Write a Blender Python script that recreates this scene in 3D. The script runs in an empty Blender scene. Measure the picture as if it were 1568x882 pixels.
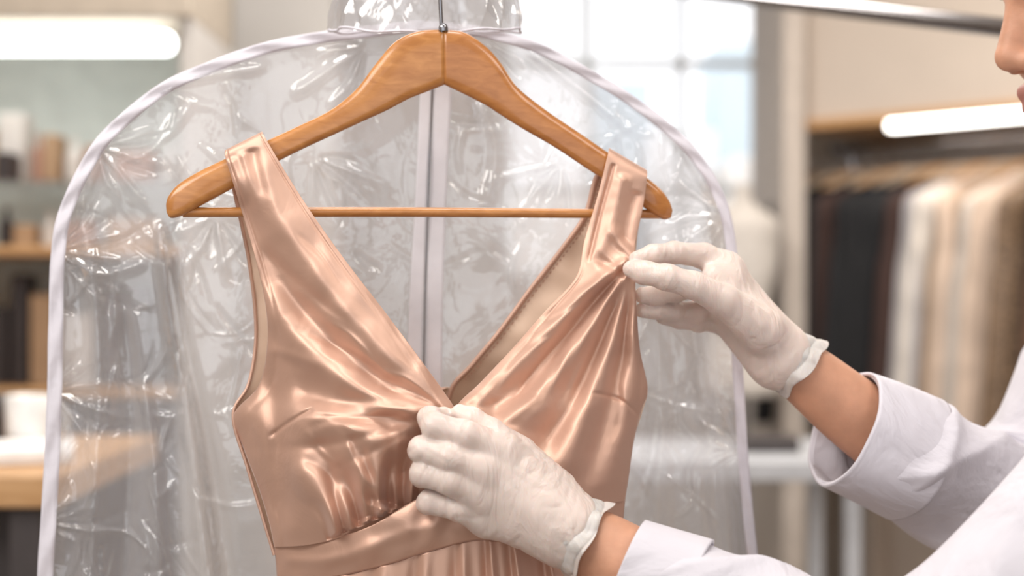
import bpy, math, random
import numpy as np
from mathutils import Vector, Matrix
random.seed(7); rng=np.random.RandomState(11)
S=bpy.context.scene
F=2177.8; D=1.233; CZ=1.35
U=D/F   # metres per drafting unit on the garment plane
def P(u,v,d): return ((u-784)/F*d, d, CZ+(441-v)/F*d)
def G(u,v,dy=0.0): return P(u,v,D+dy)

# ------------------------------------------------------------ materials
def new_mat(name):
    m=bpy.data.materials.new(name); m.use_nodes=True
    nt=m.node_tree; b=nt.nodes['Principled BSDF']; return m,nt,b
def pmat(name,col,rough=0.6,metal=0.0,var=0.08,scale=20,bump=0.0,bscale=60,emit=None,es=0,coat=0,sss=0,stretch=(1,1,1),aniso=0,sheen=0,spec=0.5,bdist=0.002,ior=1.5,distort=0.0,alpha=1.0):
    m,nt,b=new_mat(name)
    tc=nt.nodes.new('ShaderNodeTexCoord'); mp=nt.nodes.new('ShaderNodeMapping'); mp.inputs['Scale'].default_value=stretch
    nt.links.new(tc.outputs['Object'],mp.inputs['Vector'])
    n=nt.nodes.new('ShaderNodeTexNoise'); n.inputs['Scale'].default_value=scale; n.inputs['Detail'].default_value=4
    nt.links.new(mp.outputs['Vector'],n.inputs['Vector'])
    r=nt.nodes.new('ShaderNodeValToRGB')
    r.color_ramp.elements[0].position=0.3; r.color_ramp.elements[1].position=0.7
    r.color_ramp.elements[0].color=tuple(max(0,c*(1-var)) for c in col)+(1,)
    r.color_ramp.elements[1].color=tuple(min(1,c*(1+var)) for c in col)+(1,)
    nt.links.new(n.outputs['Fac'],r.inputs['Fac']); nt.links.new(r.outputs['Color'],b.inputs['Base Color'])
    b.inputs['Roughness'].default_value=rough; b.inputs['Metallic'].default_value=metal; b.inputs['IOR'].default_value=ior
    b.inputs['Coat Weight'].default_value=coat; b.inputs['Coat Roughness'].default_value=0.15
    b.inputs['Anisotropic'].default_value=aniso; b.inputs['Sheen Weight'].default_value=sheen
    b.inputs['Specular IOR Level'].default_value=spec; b.inputs['Alpha'].default_value=alpha
    if sss:
        b.inputs['Subsurface Weight'].default_value=sss; b.inputs['Subsurface Radius'].default_value=(1,0.4,0.25); b.inputs['Subsurface Scale'].default_value=0.008
    if emit:
        b.inputs['Emission Color'].default_value=emit+(1,); b.inputs['Emission Strength'].default_value=es
    if bump:
        n2=nt.nodes.new('ShaderNodeTexNoise'); n2.inputs['Scale'].default_value=bscale; n2.inputs['Detail'].default_value=5; n2.inputs['Distortion'].default_value=distort
        nt.links.new(mp.outputs['Vector'],n2.inputs['Vector'])
        bp=nt.nodes.new('ShaderNodeBump'); bp.inputs['Strength'].default_value=bump; bp.inputs['Distance'].default_value=bdist
        nt.links.new(n2.outputs['Fac'],bp.inputs['Height']); nt.links.new(bp.outputs['Normal'],b.inputs['Normal'])
    return m

M={}
M['satin']=pmat('satin_champagne',(0.64,0.405,0.305),rough=0.50,metal=0.52,var=0.05,scale=9,bump=0.3,bscale=14,aniso=0.3,sheen=0.45,bdist=0.006,ior=1.6,distort=1.0)
M['satin'].node_tree.nodes['Principled BSDF'].inputs['Sheen Tint'].default_value=(1,0.90,0.88,1)
M['satin'].node_tree.nodes['Principled BSDF'].inputs['Sheen Roughness'].default_value=0.35
M['lining']=pmat('lining_beige',(0.76,0.56,0.42),rough=0.6,var=0.04,scale=30,bump=0.2,bscale=80)
M['thread']=pmat('seam_thread',(0.42,0.20,0.13),rough=0.7)
M['glove']=pmat('latex_glove',(0.74,0.625,0.565),rough=0.40,var=0.08,scale=22,bump=0.5,bscale=26,sss=0.35,stretch=(1.7,1,0.6),bdist=0.006,distort=1.8)
M['skin']=pmat('skin',(0.60,0.31,0.195),rough=0.55,var=0.10,scale=40,bump=0.2,bscale=160,sss=0.2)
M['lip']=pmat('lips',(0.50,0.20,0.16),rough=0.45)
M['hair']=pmat('hair_dark_brown',(0.05,0.03,0.02),rough=0.4,bump=0.8,bscale=60,stretch=(1,8,8))
M['coat']=pmat('white_cotton',(0.66,0.635,0.685),rough=0.8,var=0.03,scale=15,bump=0.5,bscale=9,bdist=0.03,sheen=0.15,distort=0.8)
M['trouser']=pmat('trouser_cloth',(0.05,0.05,0.07),rough=0.8)
M['eye']=pmat('eye_white',(0.8,0.8,0.78),rough=0.2)
M['chrome']=pmat('chrome',(0.38,0.37,0.38),rough=0.16,metal=1.0,var=0.02)
M['steel']=pmat('dark_steel',(0.30,0.30,0.32),rough=0.25,metal=1.0)
M['tape']=pmat('white_binding_tape',(0.78,0.75,0.81),rough=0.6,var=0.04,scale=60,bump=0.3,bscale=120,alpha=0.9)
M['zip']=pmat('zip_tape_cloth',(0.86,0.84,0.88),rough=0.7,var=0.04,scale=60,alpha=0.68)
def wood(name,c1,c2,stretch,rough=0.35,coat=0.5,scale=10):
    m,nt,b=new_mat(name)
    tc=nt.nodes.new('ShaderNodeTexCoord'); mp=nt.nodes.new('ShaderNodeMapping'); mp.inputs['Scale'].default_value=stretch
    nt.links.new(tc.outputs['Object'],mp.inputs['Vector'])
    n=nt.nodes.new('ShaderNodeTexNoise'); n.inputs['Scale'].default_value=scale; n.inputs['Detail'].default_value=8; n.inputs['Distortion'].default_value=0.6
    nt.links.new(mp.outputs['Vector'],n.inputs['Vector'])
    r=nt.nodes.new('ShaderNodeValToRGB'); r.color_ramp.elements[0].position=0.3; r.color_ramp.elements[1].position=0.72
    r.color_ramp.elements[0].color=c1+(1,); r.color_ramp.elements[1].color=c2+(1,)
    nt.links.new(n.outputs['Fac'],r.inputs['Fac']); nt.links.new(r.outputs['Color'],b.inputs['Base Color'])
    b.inputs['Roughness'].default_value=rough; b.inputs['Coat Weight'].default_value=coat; b.inputs['Coat Roughness'].default_value=0.12
    return m
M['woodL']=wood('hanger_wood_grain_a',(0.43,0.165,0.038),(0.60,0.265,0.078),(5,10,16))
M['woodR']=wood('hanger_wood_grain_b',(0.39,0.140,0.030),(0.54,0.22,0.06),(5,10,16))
M['wood']=wood('oak_board',(0.46,0.25,0.10),(0.62,0.37,0.18),(1,6,6),coat=0.1,rough=0.5)
M['palewood']=wood('beech_pale',(0.50,0.36,0.24),(0.62,0.50,0.38),(1,6,6),coat=0.1,rough=0.5)
def film(name,milky,tint=(0.92,0.92,0.95),spec=2.0,rough=0.06,bstr=0.35,mscale=3.0):
    m=bpy.data.materials.new(name); m.use_nodes=True; nt=m.node_tree; nt.nodes.clear()
    o=nt.nodes.new('ShaderNodeOutputMaterial')
    tr=nt.nodes.new('ShaderNodeBsdfTransparent'); tr.inputs['Color'].default_value=(0.98,0.98,0.985,1)
    df=nt.nodes.new('ShaderNodeBsdfDiffuse'); df.inputs['Color'].default_value=tint+(1,)
    tl=nt.nodes.new('ShaderNodeBsdfTranslucent'); tl.inputs['Color'].default_value=tint+(1,)
    ms=nt.nodes.new('ShaderNodeMixShader'); ms.inputs[0].default_value=0.35
    nt.links.new(df.outputs[0],ms.inputs[1]); nt.links.new(tl.outputs[0],ms.inputs[2])
    m1=nt.nodes.new('ShaderNodeMixShader')
    tc=nt.nodes.new('ShaderNodeTexCoord')
    n0=nt.nodes.new('ShaderNodeTexNoise'); n0.inputs['Scale'].default_value=mscale; n0.inputs['Detail'].default_value=3
    nt.links.new(tc.outputs['Object'],n0.inputs['Vector'])
    mr=nt.nodes.new('ShaderNodeMapRange'); mr.inputs[1].default_value=0.3; mr.inputs[2].default_value=0.7; mr.inputs[3].default_value=milky*0.75; mr.inputs[4].default_value=milky*1.25
    nt.links.new(n0.outputs['Fac'],mr.inputs[0]); nt.links.new(mr.outputs[0],m1.inputs[0])
    nt.links.new(tr.outputs[0],m1.inputs[1]); nt.links.new(ms.outputs[0],m1.inputs[2])
    gl=nt.nodes.new('ShaderNodeBsdfGlossy'); gl.inputs['Roughness'].default_value=rough
    fr=nt.nodes.new('ShaderNodeFresnel'); fr.inputs['IOR'].default_value=1.5
    bp=nt.nodes.new('ShaderNodeBump'); bp.inputs['Strength'].default_value=bstr; bp.inputs['Distance'].default_value=0.008
    n1=nt.nodes.new('ShaderNodeTexNoise'); n1.inputs['Scale'].default_value=11; n1.inputs['Detail'].default_value=3; n1.inputs['Distortion'].default_value=1.8
    nt.links.new(tc.outputs['Object'],n1.inputs['Vector']); nt.links.new(n1.outputs['Fac'],bp.inputs['Height'])
    nt.links.new(bp.outputs['Normal'],gl.inputs['Normal']); nt.links.new(bp.outputs['Normal'],fr.inputs['Normal'])
    mm=nt.nodes.new('ShaderNodeMath'); mm.operation='MULTIPLY'; mm.inputs[1].default_value=spec; mm.use_clamp=True
    nt.links.new(fr.outputs[0],mm.inputs[0])
    mn=nt.nodes.new('ShaderNodeMath'); mn.operation='MINIMUM'; mn.inputs[1].default_value=0.35; nt.links.new(mm.outputs[0],mn.inputs[0])
    m2=nt.nodes.new('ShaderNodeMixShader'); nt.links.new(mn.outputs[0],m2.inputs[0])
    nt.links.new(m1.outputs[0],m2.inputs[1]); nt.links.new(gl.outputs[0],m2.inputs[2])
    nt.links.new(m2.outputs[0],o.inputs[0]); return m
M['film']=film('clear_vinyl',0.22)
M['collar']=film('clear_vinyl_gathered',0.30,spec=2.0,rough=0.08,bstr=0.4)
M['glass']=film('shelf_glass',0.05,spec=1,bstr=0)

# ------------------------------------------------------------ mesh helpers
def empty(name,loc=(0,0,0)):
    e=bpy.data.objects.new(name,None); e.location=loc; e.empty_display_size=0.05; S.collection.objects.link(e); return e
def mk(name,verts,faces,mats,parent=None,smooth=True,mi=None):
    me=bpy.data.meshes.new(name); me.from_pydata([tuple(map(float,v)) for v in verts],[],[tuple(int(i) for i in f) for f in faces]); me.update()
    for m in (mats if isinstance(mats,list) else [mats]): me.materials.append(m)
    if smooth: me.polygons.foreach_set('use_smooth',[True]*len(me.polygons))
    if mi is not None: me.polygons.foreach_set('material_index',mi)
    o=bpy.data.objects.new(name,me); S.collection.objects.link(o)
    if parent: o.parent=parent
    return o
def grid(name,pts,mats,parent=None,solid=0,closed=False,offset=0,mo=0):
    nv,nu,_=pts.shape
    V=pts.reshape(-1,3); idx=np.arange(nv*nu).reshape(nv,nu)
    if closed: idx=np.concatenate([idx,idx[:,:1]],1)
    f=np.stack([idx[:-1,:-1],idx[1:,:-1],idx[1:,1:],idx[:-1,1:]],-1).reshape(-1,4)
    o=mk(name,V,f,mats,parent)
    if solid:
        md=o.modifiers.new('solid','SOLIDIFY'); md.thickness=solid; md.offset=offset; md.material_offset=mo
    return o
def box(name,c,s,mat,parent=None,bev=0.004,rot=0):
    x,y,z=[k/2 for k in s]
    vs=[(a*x,b*y,e*z) for a in(-1,1) for b in(-1,1) for e in(-1,1)]
    fs=[(0,1,3,2),(4,6,7,5),(0,4,5,1),(2,3,7,6),(0,2,6,4),(1,5,7,3)]
    o=mk(name,vs,fs,mat,parent,smooth=False); o.location=c; o.rotation_euler=(0,0,rot)
    if bev:
        b=o.modifiers.new('bev','BEVEL'); b.width=bev; b.segments=2
    return o
def crv(pts,n):
    pts=np.array(pts,float); k=len(pts)
    e=np.vstack([2*pts[0]-pts[1],pts,2*pts[-1]-pts[-2]])
    t=np.linspace(0,k-1,n); i=np.minimum(t.astype(int),k-2); f=(t-i)[:,None]
    p0,p1,p2,p3=e[i],e[i+1],e[i+2],e[i+3]
    return 0.5*((2*p1)+(-p0+p2)*f+(2*p0-5*p1+4*p2-p3)*f**2+(-p0+3*p1-3*p2+p3)*f**3)
def tube(name,path,mat,parent=None,n=48,m=40,disp=None,solid=0,flat=None,caps=False,axial=None):
    c=crv(path,n); X=c[:,:3]; R=c[:,3]
    T=np.gradient(X,axis=0); T/=np.linalg.norm(T,axis=1)[:,None]
    up=np.array([0,1.0,0.05]); rings=[]
    for i in range(n):
        a=np.cross(T[i],up); a/=np.linalg.norm(a); b=np.cross(T[i],a)
        th=np.linspace(0,2*np.pi,m,endpoint=False); r=np.full(m,R[i])
        if disp is not None: r=r+disp(i/(n-1),th)
        fl=1.0 if flat is None else flat
        rg=X[i]+np.outer(np.cos(th)*r,a)+np.outer(np.sin(th)*r*fl,b)
        if axial is not None: rg=rg+np.outer(axial(i/(n-1),th),T[i])
        rings.append(rg)
    pts=np.array(rings)
    if caps:
        pts=np.concatenate([np.repeat(X[:1][None],m,1),pts,np.repeat(X[-1:][None],m,1)],0)
    return grid(name,pts,mat,parent,solid=solid,closed=True)

def seg_dist(p,poly):
    poly=np.array(poly,float); L=np.linalg.norm(np.diff(poly,axis=0),axis=1); cum=np.concatenate([[0],np.cumsum(L)])
    best=np.full(p.shape[:-1],1e9); al=np.zeros(p.shape[:-1])
    for i in range(len(L)):
        a=poly[i]; d=poly[i+1]-a; t=((p-a)@d)/(L[i]**2); tc=np.clip(t,0,1)
        q=np.linalg.norm(p-(a+tc[...,None]*d),axis=-1)
        m=q<best; best=np.where(m,q,best); al=np.where(m,(cum[i]+tc*L[i])/cum[-1],al)
    return best,al
def relief(uv,folds):
    z=np.zeros(uv.shape[:-1]); fu=uv[...,0]; fv=uv[...,1]
    for f in folds:
        poly,amp,w0,w1=f[:4]; e0=f[4] if len(f)>4 else 0.1; e1=f[5] if len(f)>5 else 0.2
        pl=crv(poly,9) if len(poly)>2 else np.array(poly,float)
        mg=3*max(w0,w1)
        sel=(fu>pl[:,0].min()-mg)&(fu<pl[:,0].max()+mg)&(fv>pl[:,1].min()-mg)&(fv<pl[:,1].max()+mg)
        if not sel.any(): continue
        d,a=seg_dist(uv[sel],pl); w=w0+(w1-w0)*a
        tap=np.clip(a/e0,0,1) if e0>0 else 1; tap=tap*(np.clip((1-a)/e1,0,1) if e1>0 else 1)
        tap=tap*tap*(3-2*tap)
        z[sel]+=amp*tap*np.exp(-(d/w)**2)
    return z
def patch(rows,nv,nu):
    c=crv(rows,nv); s=np.linspace(0,1,nu)[None,:]
    L=c[:,None,0:3]; R=c[:,None,3:6]; q=4*s*(1-s)
    X=L*(1-s[...,None])+R*s[...,None]
    u=X[...,0]; v=X[...,1]+c[:,6:7]*q; dy=X[...,2]-c[:,7:8]*q**0.8
    return u,v,dy
def toW(u,v,dy):
    d=D+dy
    return np.stack([(u-784)/F*d,d,CZ+(441-v)/F*d],-1)
def snoise(u,v,n=8,sc=60,seed=0):
    r=np.random.RandomState(seed); z=np.zeros_like(u)
    for i in range(n):
        a=r.uniform(0,2*np.pi); k=2*np.pi/(sc*r.uniform(0.6,1.8)); z+=np.sin(k*(u*np.cos(a)+v*np.sin(a))+r.uniform(0,6.28)+0.8*np.sin(k*0.5*(v*np.cos(a)-u*np.sin(a))))
    return z/n

# ------------------------------------------------------------ surface nets
def snet(f,org,h):
    s=f<0; nx,ny,nz=f.shape
    cnt=np.zeros((nx-1,ny-1,nz-1)); acc=np.zeros((nx-1,ny-1,nz-1,3))
    cs=[(a,b,c) for a in(0,1) for b in(0,1) for c in(0,1)]
    def sl(o): return f[o[0]:nx-1+o[0],o[1]:ny-1+o[1],o[2]:nz-1+o[2]]
    for a in cs:
        for ax in range(3):
            if a[ax]==0:
                b=list(a); b[ax]=1; fa=sl(a); fb=sl(b); m=(fa<0)!=(fb<0)
                t=np.where(m,fa/np.where(m,fa-fb,1),0)
                cnt+=m
                for k in range(3):
                    acc[...,k]+=np.where(m,a[k]+(t if k==ax else 0),0)
    act=cnt>0; idx=-np.ones(cnt.shape,int); idx[act]=np.arange(act.sum())
    ii=np.argwhere(act); V=(ii+acc[act]/cnt[act][:,None])*h+np.array(org)
    Fs=[]
    for ax in range(3):
        b=[slice(None)]*3; c=[slice(None)]*3; b[ax]=slice(0,-1); c[ax]=slice(1,None)
        ch=s[tuple(b)]!=s[tuple(c)]; w=np.argwhere(ch)
        o1,o2=[(1,2),(2,0),(0,1)][ax]
        ok=(w[:,o1]>0)&(w[:,o2]>0)&(w[:,o1]<f.shape[o1]-1)&(w[:,o2]<f.shape[o2]-1); w=w[ok]
        d1=np.zeros(3,int); d1[o1]=1; d2=np.zeros(3,int); d2[o2]=1
        q=[w-d1-d2,w-d2,w,w-d1]; q=np.stack([idx[tuple(k.T)] for k in q],1)
        fl=s[tuple(w.T)]; q[~fl]=q[~fl][:,::-1]; Fs.append(q)
    return V,np.concatenate(Fs)
def smin(a,b,k):
    if k<=0: return np.minimum(a,b)
    h=np.clip(0.5+0.5*(b-a)/k,0,1); return b*(1-h)+a*h-k*h*(1-h)
def cap(X,a,b,ra,rb):
    a=np.array(a,float); b=np.array(b,float); d=b-a; t=np.clip(((X-a)@d)/max(1e-9,d@d),0,1)
    return np.linalg.norm(X-(a+t[...,None]*d),axis=-1)-(ra+(rb-ra)*t)
def ell(X,c,r):
    r=np.array(r); q=(X-np.array(c))/r; l=np.linalg.norm(q,axis=-1); return (l-1)*r.min()
def mkgrid(lo,hi,h):
    ax=[np.arange(lo[i],hi[i]+h,h) for i in range(3)]
    return np.stack(np.meshgrid(*ax,indexing='ij'),-1)

# ============================================================ HANGER
def dyh(u): return -0.035+(u-253)/777*0.07
hanger=empty('wooden_hanger',G(680,90,0))
def attach(o,e):
    o.parent=e; o.matrix_parent_inverse=Matrix.Translation(-e.location); return o
def hanger_half(st,name,mat):
    c=crv(st,70); rings=[]
    m=36; th=np.linspace(0,2*np.pi,m,endpoint=False)
    e=0.62
    cx=np.sign(np.cos(th))*np.abs(np.cos(th))**e; cy=np.sign(np.sin(th))*np.abs(np.sin(th))**e
    for (tu,tv,bu,bv,t) in c:
        mu,mv=(tu+bu)/2,(tv+bv)/2
        u=mu+(tu-mu)*cx; v=mv+(tv-mv)*cx
        dd=dyh(mu)+cy*t/2
        rings.append(toW(u,v,dd))
    pts=np.array(rings); c0=pts[0].mean(0); c1=pts[-1].mean(0)
    pts=np.concatenate([np.repeat(c0[None,None],m,1),pts,np.repeat(c1[None,None],m,1)],0)
    return attach(grid(name,pts,mat,closed=True),hanger)
Ls=[(254,312,255,326,0.008),(258,300,262,334,0.014),(272,283,280,330,0.018),(300,265,306,316,0.019),(345,243,350,292,0.018),(400,219,408,257,0.017),(450,196,458,231,0.016),(505,169,512,206,0.015),(545,137,560,184,0.015),(575,98,595,168,0.015),(605,64,625,152,0.015),(640,48,655,140,0.015),(680.5,45,680.5,130,0.015)]
Rs=[(680.5,45,680.5,130,0.015),(712,50,712,145,0.015),(745,72,745,162,0.015),(768,98,765,175,0.015),(792,133,800,197,0.015),(835,168,850,226,0.015),(885,202,895,256,0.016),(935,236,938,284,0.017),(985,268,978,312,0.018),(1012,290,1000,328,0.018),(1025,308,1015,336,0.014),(1030,322,1027,334,0.008)]
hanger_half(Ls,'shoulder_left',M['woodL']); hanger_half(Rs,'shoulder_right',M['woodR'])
attach(tube('trouser_bar',[G(280,325,dyh(280))+(0.0043,),G(650,325,dyh(650))+(0.0043,),G(1015,328,dyh(1015))+(0.004,)],M['woodL'],n=30,m=20),hanger)
hk=[G(677,60),G(675,20),G(673,-30),G(676,-70),G(690,-95),G(700,-118),G(690,-145),G(665,-155),G(640,-140),G(636,-118)]
attach(tube('hook',[p+(0.0018,) for p in hk],M['steel'],n=60,m=12,caps=True),hanger)
attach(tube('ferrule',[G(679,48)+(0.0042,),G(678.5,40)+(0.004,),G(678,36)+(0.0022,)],M['steel'],n=8,m=16),hanger)
rail0=empty('hanging_rail',G(667,-120,0))
rx=G(667,-124,0)
attach(tube('rail',[(rx[0],0.9,rx[2],0.011),(rx[0],1.3,rx[2],0.011),(rx[0],5.15,rx[2],0.011)],M['chrome'],n=12,m=20,caps=True),rail0)
attach(tube('drop_rod',[(rx[0],0.92,rx[2],0.008),(rx[0],0.92,2.5,0.008),(rx[0],0.92,2.9,0.008)],M['chrome'],n=6,m=14,caps=True),rail0)

# ============================================================ DRESS
dress=empty('satin_dress',G(680,560,0))
def tension(px,py,box_,n,seed,amp=0.0017,L=(100,260)):
    """soft drag creases running toward the pinched point"""
    r=np.random.RandomState(seed); f=[]
    for i in range(n):
        x=r.uniform(box_[0],box_[2]); y=r.uniform(box_[1],box_[3]); dx,dy_=px-x,py-y; d=math.hypot(dx,dy_)
        if d<60: continue
        l=min(r.uniform(*L),d*0.85); ux,uy=dx/d,dy_/d; b=r.uniform(-0.14,0.14)*l
        p0=(x,y); p1=(x+ux*l*0.5-uy*b,y+uy*l*0.5+ux*b); p2=(x+ux*l,y+uy*l); w=r.uniform(5,12)
        f.append(([p0,p1,p2],amp*r.choice([-1,1])*r.uniform(0.5,1.2)*w/7,w,w*0.6,0.35,0.35))
    return f
lh=-0.036
LP=[(354,243,-0.010,396,218,-0.010,0,0),(350,229,-0.022,401,203,-0.022,0,0),(344,236,lh,405,209,lh,0,0.002),(357,280,-0.038,440,268,-0.040,0,0.003),(375,340,-0.038,480,330,-0.045,0,0.005),
 (392,400,-0.036,530,400,-0.052,0,0.007),(407,470,-0.032,590,478,-0.060,0,0.012),(409,530,-0.026,640,545,-0.066,0,0.020),(396,590,-0.016,680,600,-0.068,4,0.030),(357,637,-0.004,698,632,-0.070,6,0.042),
 (374,690,-0.006,700,680,-0.060,8,0.050),(395,745,-0.010,690,725,-0.056,12,0.052),(412,800,-0.016,668,748,-0.056,16,0.043),(420,838,-0.020,642,763,-0.060,20,0.028)]
u,v,dy=patch(LP,340,230)
fl=[([(395,235),(425,330),(490,425),(590,535),(685,620)],0.005,18,16),
 ([(365,270),(395,370),(470,480),(580,585),(680,634)],-0.0095,20,15),
 ([(352,240),(372,290),(385,330)],0.003,8,10,0.1,0.4),([(385,225),(395,270),(410,310)],-0.003,10,12,0.1,0.4),([(370,228),(385,280),(400,350)],0.0028,7,12,0.1,0.4),
 ([(392,420),(440,510),(540,590),(670,640)],0.0075,24,13,0.2,0.1),
 ([(425,560),(490,610),(575,645),(675,648)],-0.008,24,11,0.3),
 ([(430,640),(505,640),(585,670),(640,705),(650,745)],0.008,30,18,0.3),
 ([(692,645),(650,675),(618,715),(592,785)],-0.022,17,30,0.05,0.1),
 ([(500,600),(560,690),(590,790)],0.007,28,16,0.3,0.05),
 ([(470,660),(520,730),(560,800)],-0.008,22,14,0.3,0.05),
 ([(440,690),(480,755),(520,820)],0.007,24,16,0.3,0.05),
 ([(405,540),(425,640),(430,720),(440,820)],-0.007,18,20,0.2,0.2),
 ([(482,624),(445,645),(408,672)],-0.0026,3,3),
 ([(630,540),(660,600),(692,635)],0.005,12,6,0.3,0.05)]
for i,x in enumerate(np.linspace(505,642,13)):
    sv=824-(x-505)*0.44
    fl.append(([(x,sv+3),(x-6+(i-6)*1.2,sv-38),(x-10+(i-6)*5,sv-75-(i%3)*24)],(0.0044 if i%2 else -0.0048),4.2,12,0.03,0.6))
fl+=tension(690,632,(380,330,600,760),26,4)+tension(596,800,(420,600,640,700),12,6,L=(60,150))
z=relief(np.stack([u,v],-1),fl)+0.0028*snoise(u,v,8,90,3)+0.0005*snoise(u,v,8,34,8)
s=np.linspace(0,1,230)[None,:]
z+=-0.0010*np.exp(-((1-s)*20-1.6)**2*5)-0.0009*np.exp(-((s)*22-1.5)**2*5)
bl=toW(u,v,dy-z)
attach(grid('bodice_front_left',bl,[M['satin'],M['lining']],solid=0.0012,offset=-1,mo=1),dress)

RP=[(940,246,0.046,984,276,0.046,0,0),(934,228,0.030,988,260,0.030,0,0),(931,236,0.016,991,269,0.016,0,0.001),(915,300,0.012,984,320,0.014,0,0.003),(895,368,0.008,973,372,0.008,0,0.004),
 (882,424,-0.002,972,412,-0.002,0,0.004),(835,476,-0.012,975,470,0.004,0,0.006),(785,533,-0.026,980,535,0.008,0,0.012),(735,586,-0.042,992,596,0.014,0,0.020),(696,626,-0.056,982,628,0.012,2,0.030),
 (672,690,-0.052,970,680,0.008,4,0.040),(670,735,-0.052,963,730,0.004,6,0.042),(672,765,-0.054,957,768,0.000,10,0.034)]
u,v,dy=patch(RP,340,230)
fr=[([(940,250),(918,330),(900,405)],-0.0028,3.5,3.5,0.02,0.1),([(955,262),(940,330),(915,400)],0.0035,10,10),
 ([(975,290),(962,340),(955,380)],-0.003,9,9),
 ([(966,398),(905,442),(805,542),(712,622)],0.008,9,18,0.03,0.1),
 ([(966,402),(900,475),(820,580),(735,640)],-0.010,7,19,0.03,0.1),
 ([(966,405),(895,512),(812,620),(740,665)],0.011,9,28,0.03,0.15),
 ([(966,408),(910,545),(850,655),(785,710)],-0.011,8,24,0.03,0.2),
 ([(967,410),(925,560),(875,680),(830,760)],0.010,9,28,0.03,0.2),
 ([(970,412),(942,580),(908,700),(885,765)],-0.007,7,18,0.03,0.15),
 ([(972,415),(966,560),(948,680),(925,760)],0.007,8,20,0.05,0.2),
 ([(905,600),(950,612),(982,640)],-0.002,3,3),
 ([(960,420),(930,405),(905,388)],-0.005,7,9,0.05,0.4),
 ([(970,392),(950,372),(930,340)],0.004,7,9,0.05,0.4),
 ([(700,632),(740,642),(800,672),(850,700)],0.007,7,20,0.05,0.4),
 ([(700,642),(735,665),(780,710)],-0.008,6,16,0.05,0.4)]
fr+=tension(966,402,(740,480,980,760),20,9)+tension(700,636,(740,600,900,740),8,10)
z=relief(np.stack([u,v],-1),fr)+0.0024*snoise(u,v,8,85,5)+0.0005*snoise(u,v,8,32,18)
z+=-0.0009*np.exp(-((s)*20-1.5)**2*5)*np.clip((v-400)/30,0,1)
attach(grid('bodice_front_right',toW(u,v,dy-z),[M['satin'],M['lining']],solid=0.0012,offset=-1,mo=1),dress)
BR=[(934,238,0.046,988,268,0.046,0,0),(912,275,0.050,984,310,0.050,0,0),(896,330,0.052,975,370,0.050,0,0),(858,385,0.054,972,430,0.048,0,0),(815,440,0.056,972,490,0.045,0,0),(765,508,0.058,978,550,0.038,0,0),
 (722,560,0.060,990,597,0.016,0,-0.02),(690,600,0.060,982,630,0.014,0,-0.03),(680,680,0.06,965,690,0.01,0,-0.03),(680,790,0.06,953,790,0.004,0,-0.03)]
u,v,dy=patch(BR,160,80); z=0.003*snoise(u,v,6,70,9)
attach(grid('bodice_back_right',toW(u,v,dy-z),[M['lining'],M['satin']],solid=0.0012,offset=-1,mo=1),dress)
BL=[(350,240,-0.010,398,215,-0.010,0,0),(358,290,-0.004,428,290,-0.002,0,0),(370,345,0.002,455,350,0.006,0,0),(381,400,0.006,500,430,0.016,0,0),(390,470,0.010,560,510,0.030,0,0),(391,530,0.010,620,575,0.044,0,0),
 (380,590,0.004,670,598,0.056,0,-0.01),(357,637,-0.003,690,602,0.060,0,-0.02),(380,720,-0.006,685,700,0.06,0,-0.03),(420,850,-0.016,680,790,0.06,0,-0.03)]
u,v,dy=patch(BL,160,80); z=0.0015*snoise(u,v,6,70,12)
attach(grid('bodice_back_left',toW(u,v,dy-z),[M['lining'],M['satin']],solid=0.0012,offset=-1,mo=1),dress)
def edge(name,rows,side,nv,off=0.0,r=0.0011,mat='satin',skip=0,n=None):
    c=crv(rows,nv)[skip:]; k=0 if side=='L' else 3
    p=toW(c[:,k],c[:,k+1],c[:,k+2]-off)
    path=np.concatenate([p,np.full((len(p),1),r)],1)
    attach(tube(name,path[::3],M[mat],n=len(path)//2,m=8),dress)
edge('neck_binding_back_right',BR,'L',160,0.0015,0.0024)
edge('arm_binding_left',BL,'L',160,0.001,0.0015)
cst=crv(BR,150)[14:108]; SV=[];SF=[]
for i in range(0,len(cst)-1,2):
    a=toW(cst[i,0]+7,cst[i,1]+4,cst[i,2]-0.003); b=toW(cst[i+1,0]+7,cst[i+1,1]+4,cst[i+1,2]-0.003)
    d=b-a; nrm_=np.array([-d[2],0,d[0]]); nrm_=nrm_/np.linalg.norm(nrm_)*0.0005; k=len(SV)
    SV+= [a-nrm_,b-nrm_,b+nrm_,a+nrm_]; SF.append((k,k+1,k+2,k+3))
attach(mk('binding_stitches',SV,SF,M['thread'],smooth=False),dress)
WB=[(420,836,-0.020,424,886,-0.014,0,0.0),(500,826,-0.058,503,884,-0.054,0,0.003),(570,804,-0.080,580,868,-0.074,0,0.003),(642,763,-0.084,650,847,-0.080,0,0.003),(700,755,-0.082,724,828,-0.080,0,0.003),(780,775,-0.076,790,828,-0.072,0,0.002),(880,776,-0.046,880,812,-0.04,0,0.001),(957,766,0.0,955,794,0.0,0,0.0)]
u,v,dy=patch(WB,240,30)
z=0.003*snoise(u,v,8,50,21)+relief(np.stack([u,v],-1),[([(424,858),(520,856),(600,822),(700,795)],0.003,9,12)])
attach(grid('waistband',toW(u,v,dy-z)[:, ::-1],[M['satin'],M['lining']],solid=0.0012,offset=-1,mo=1),dress)
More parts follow.
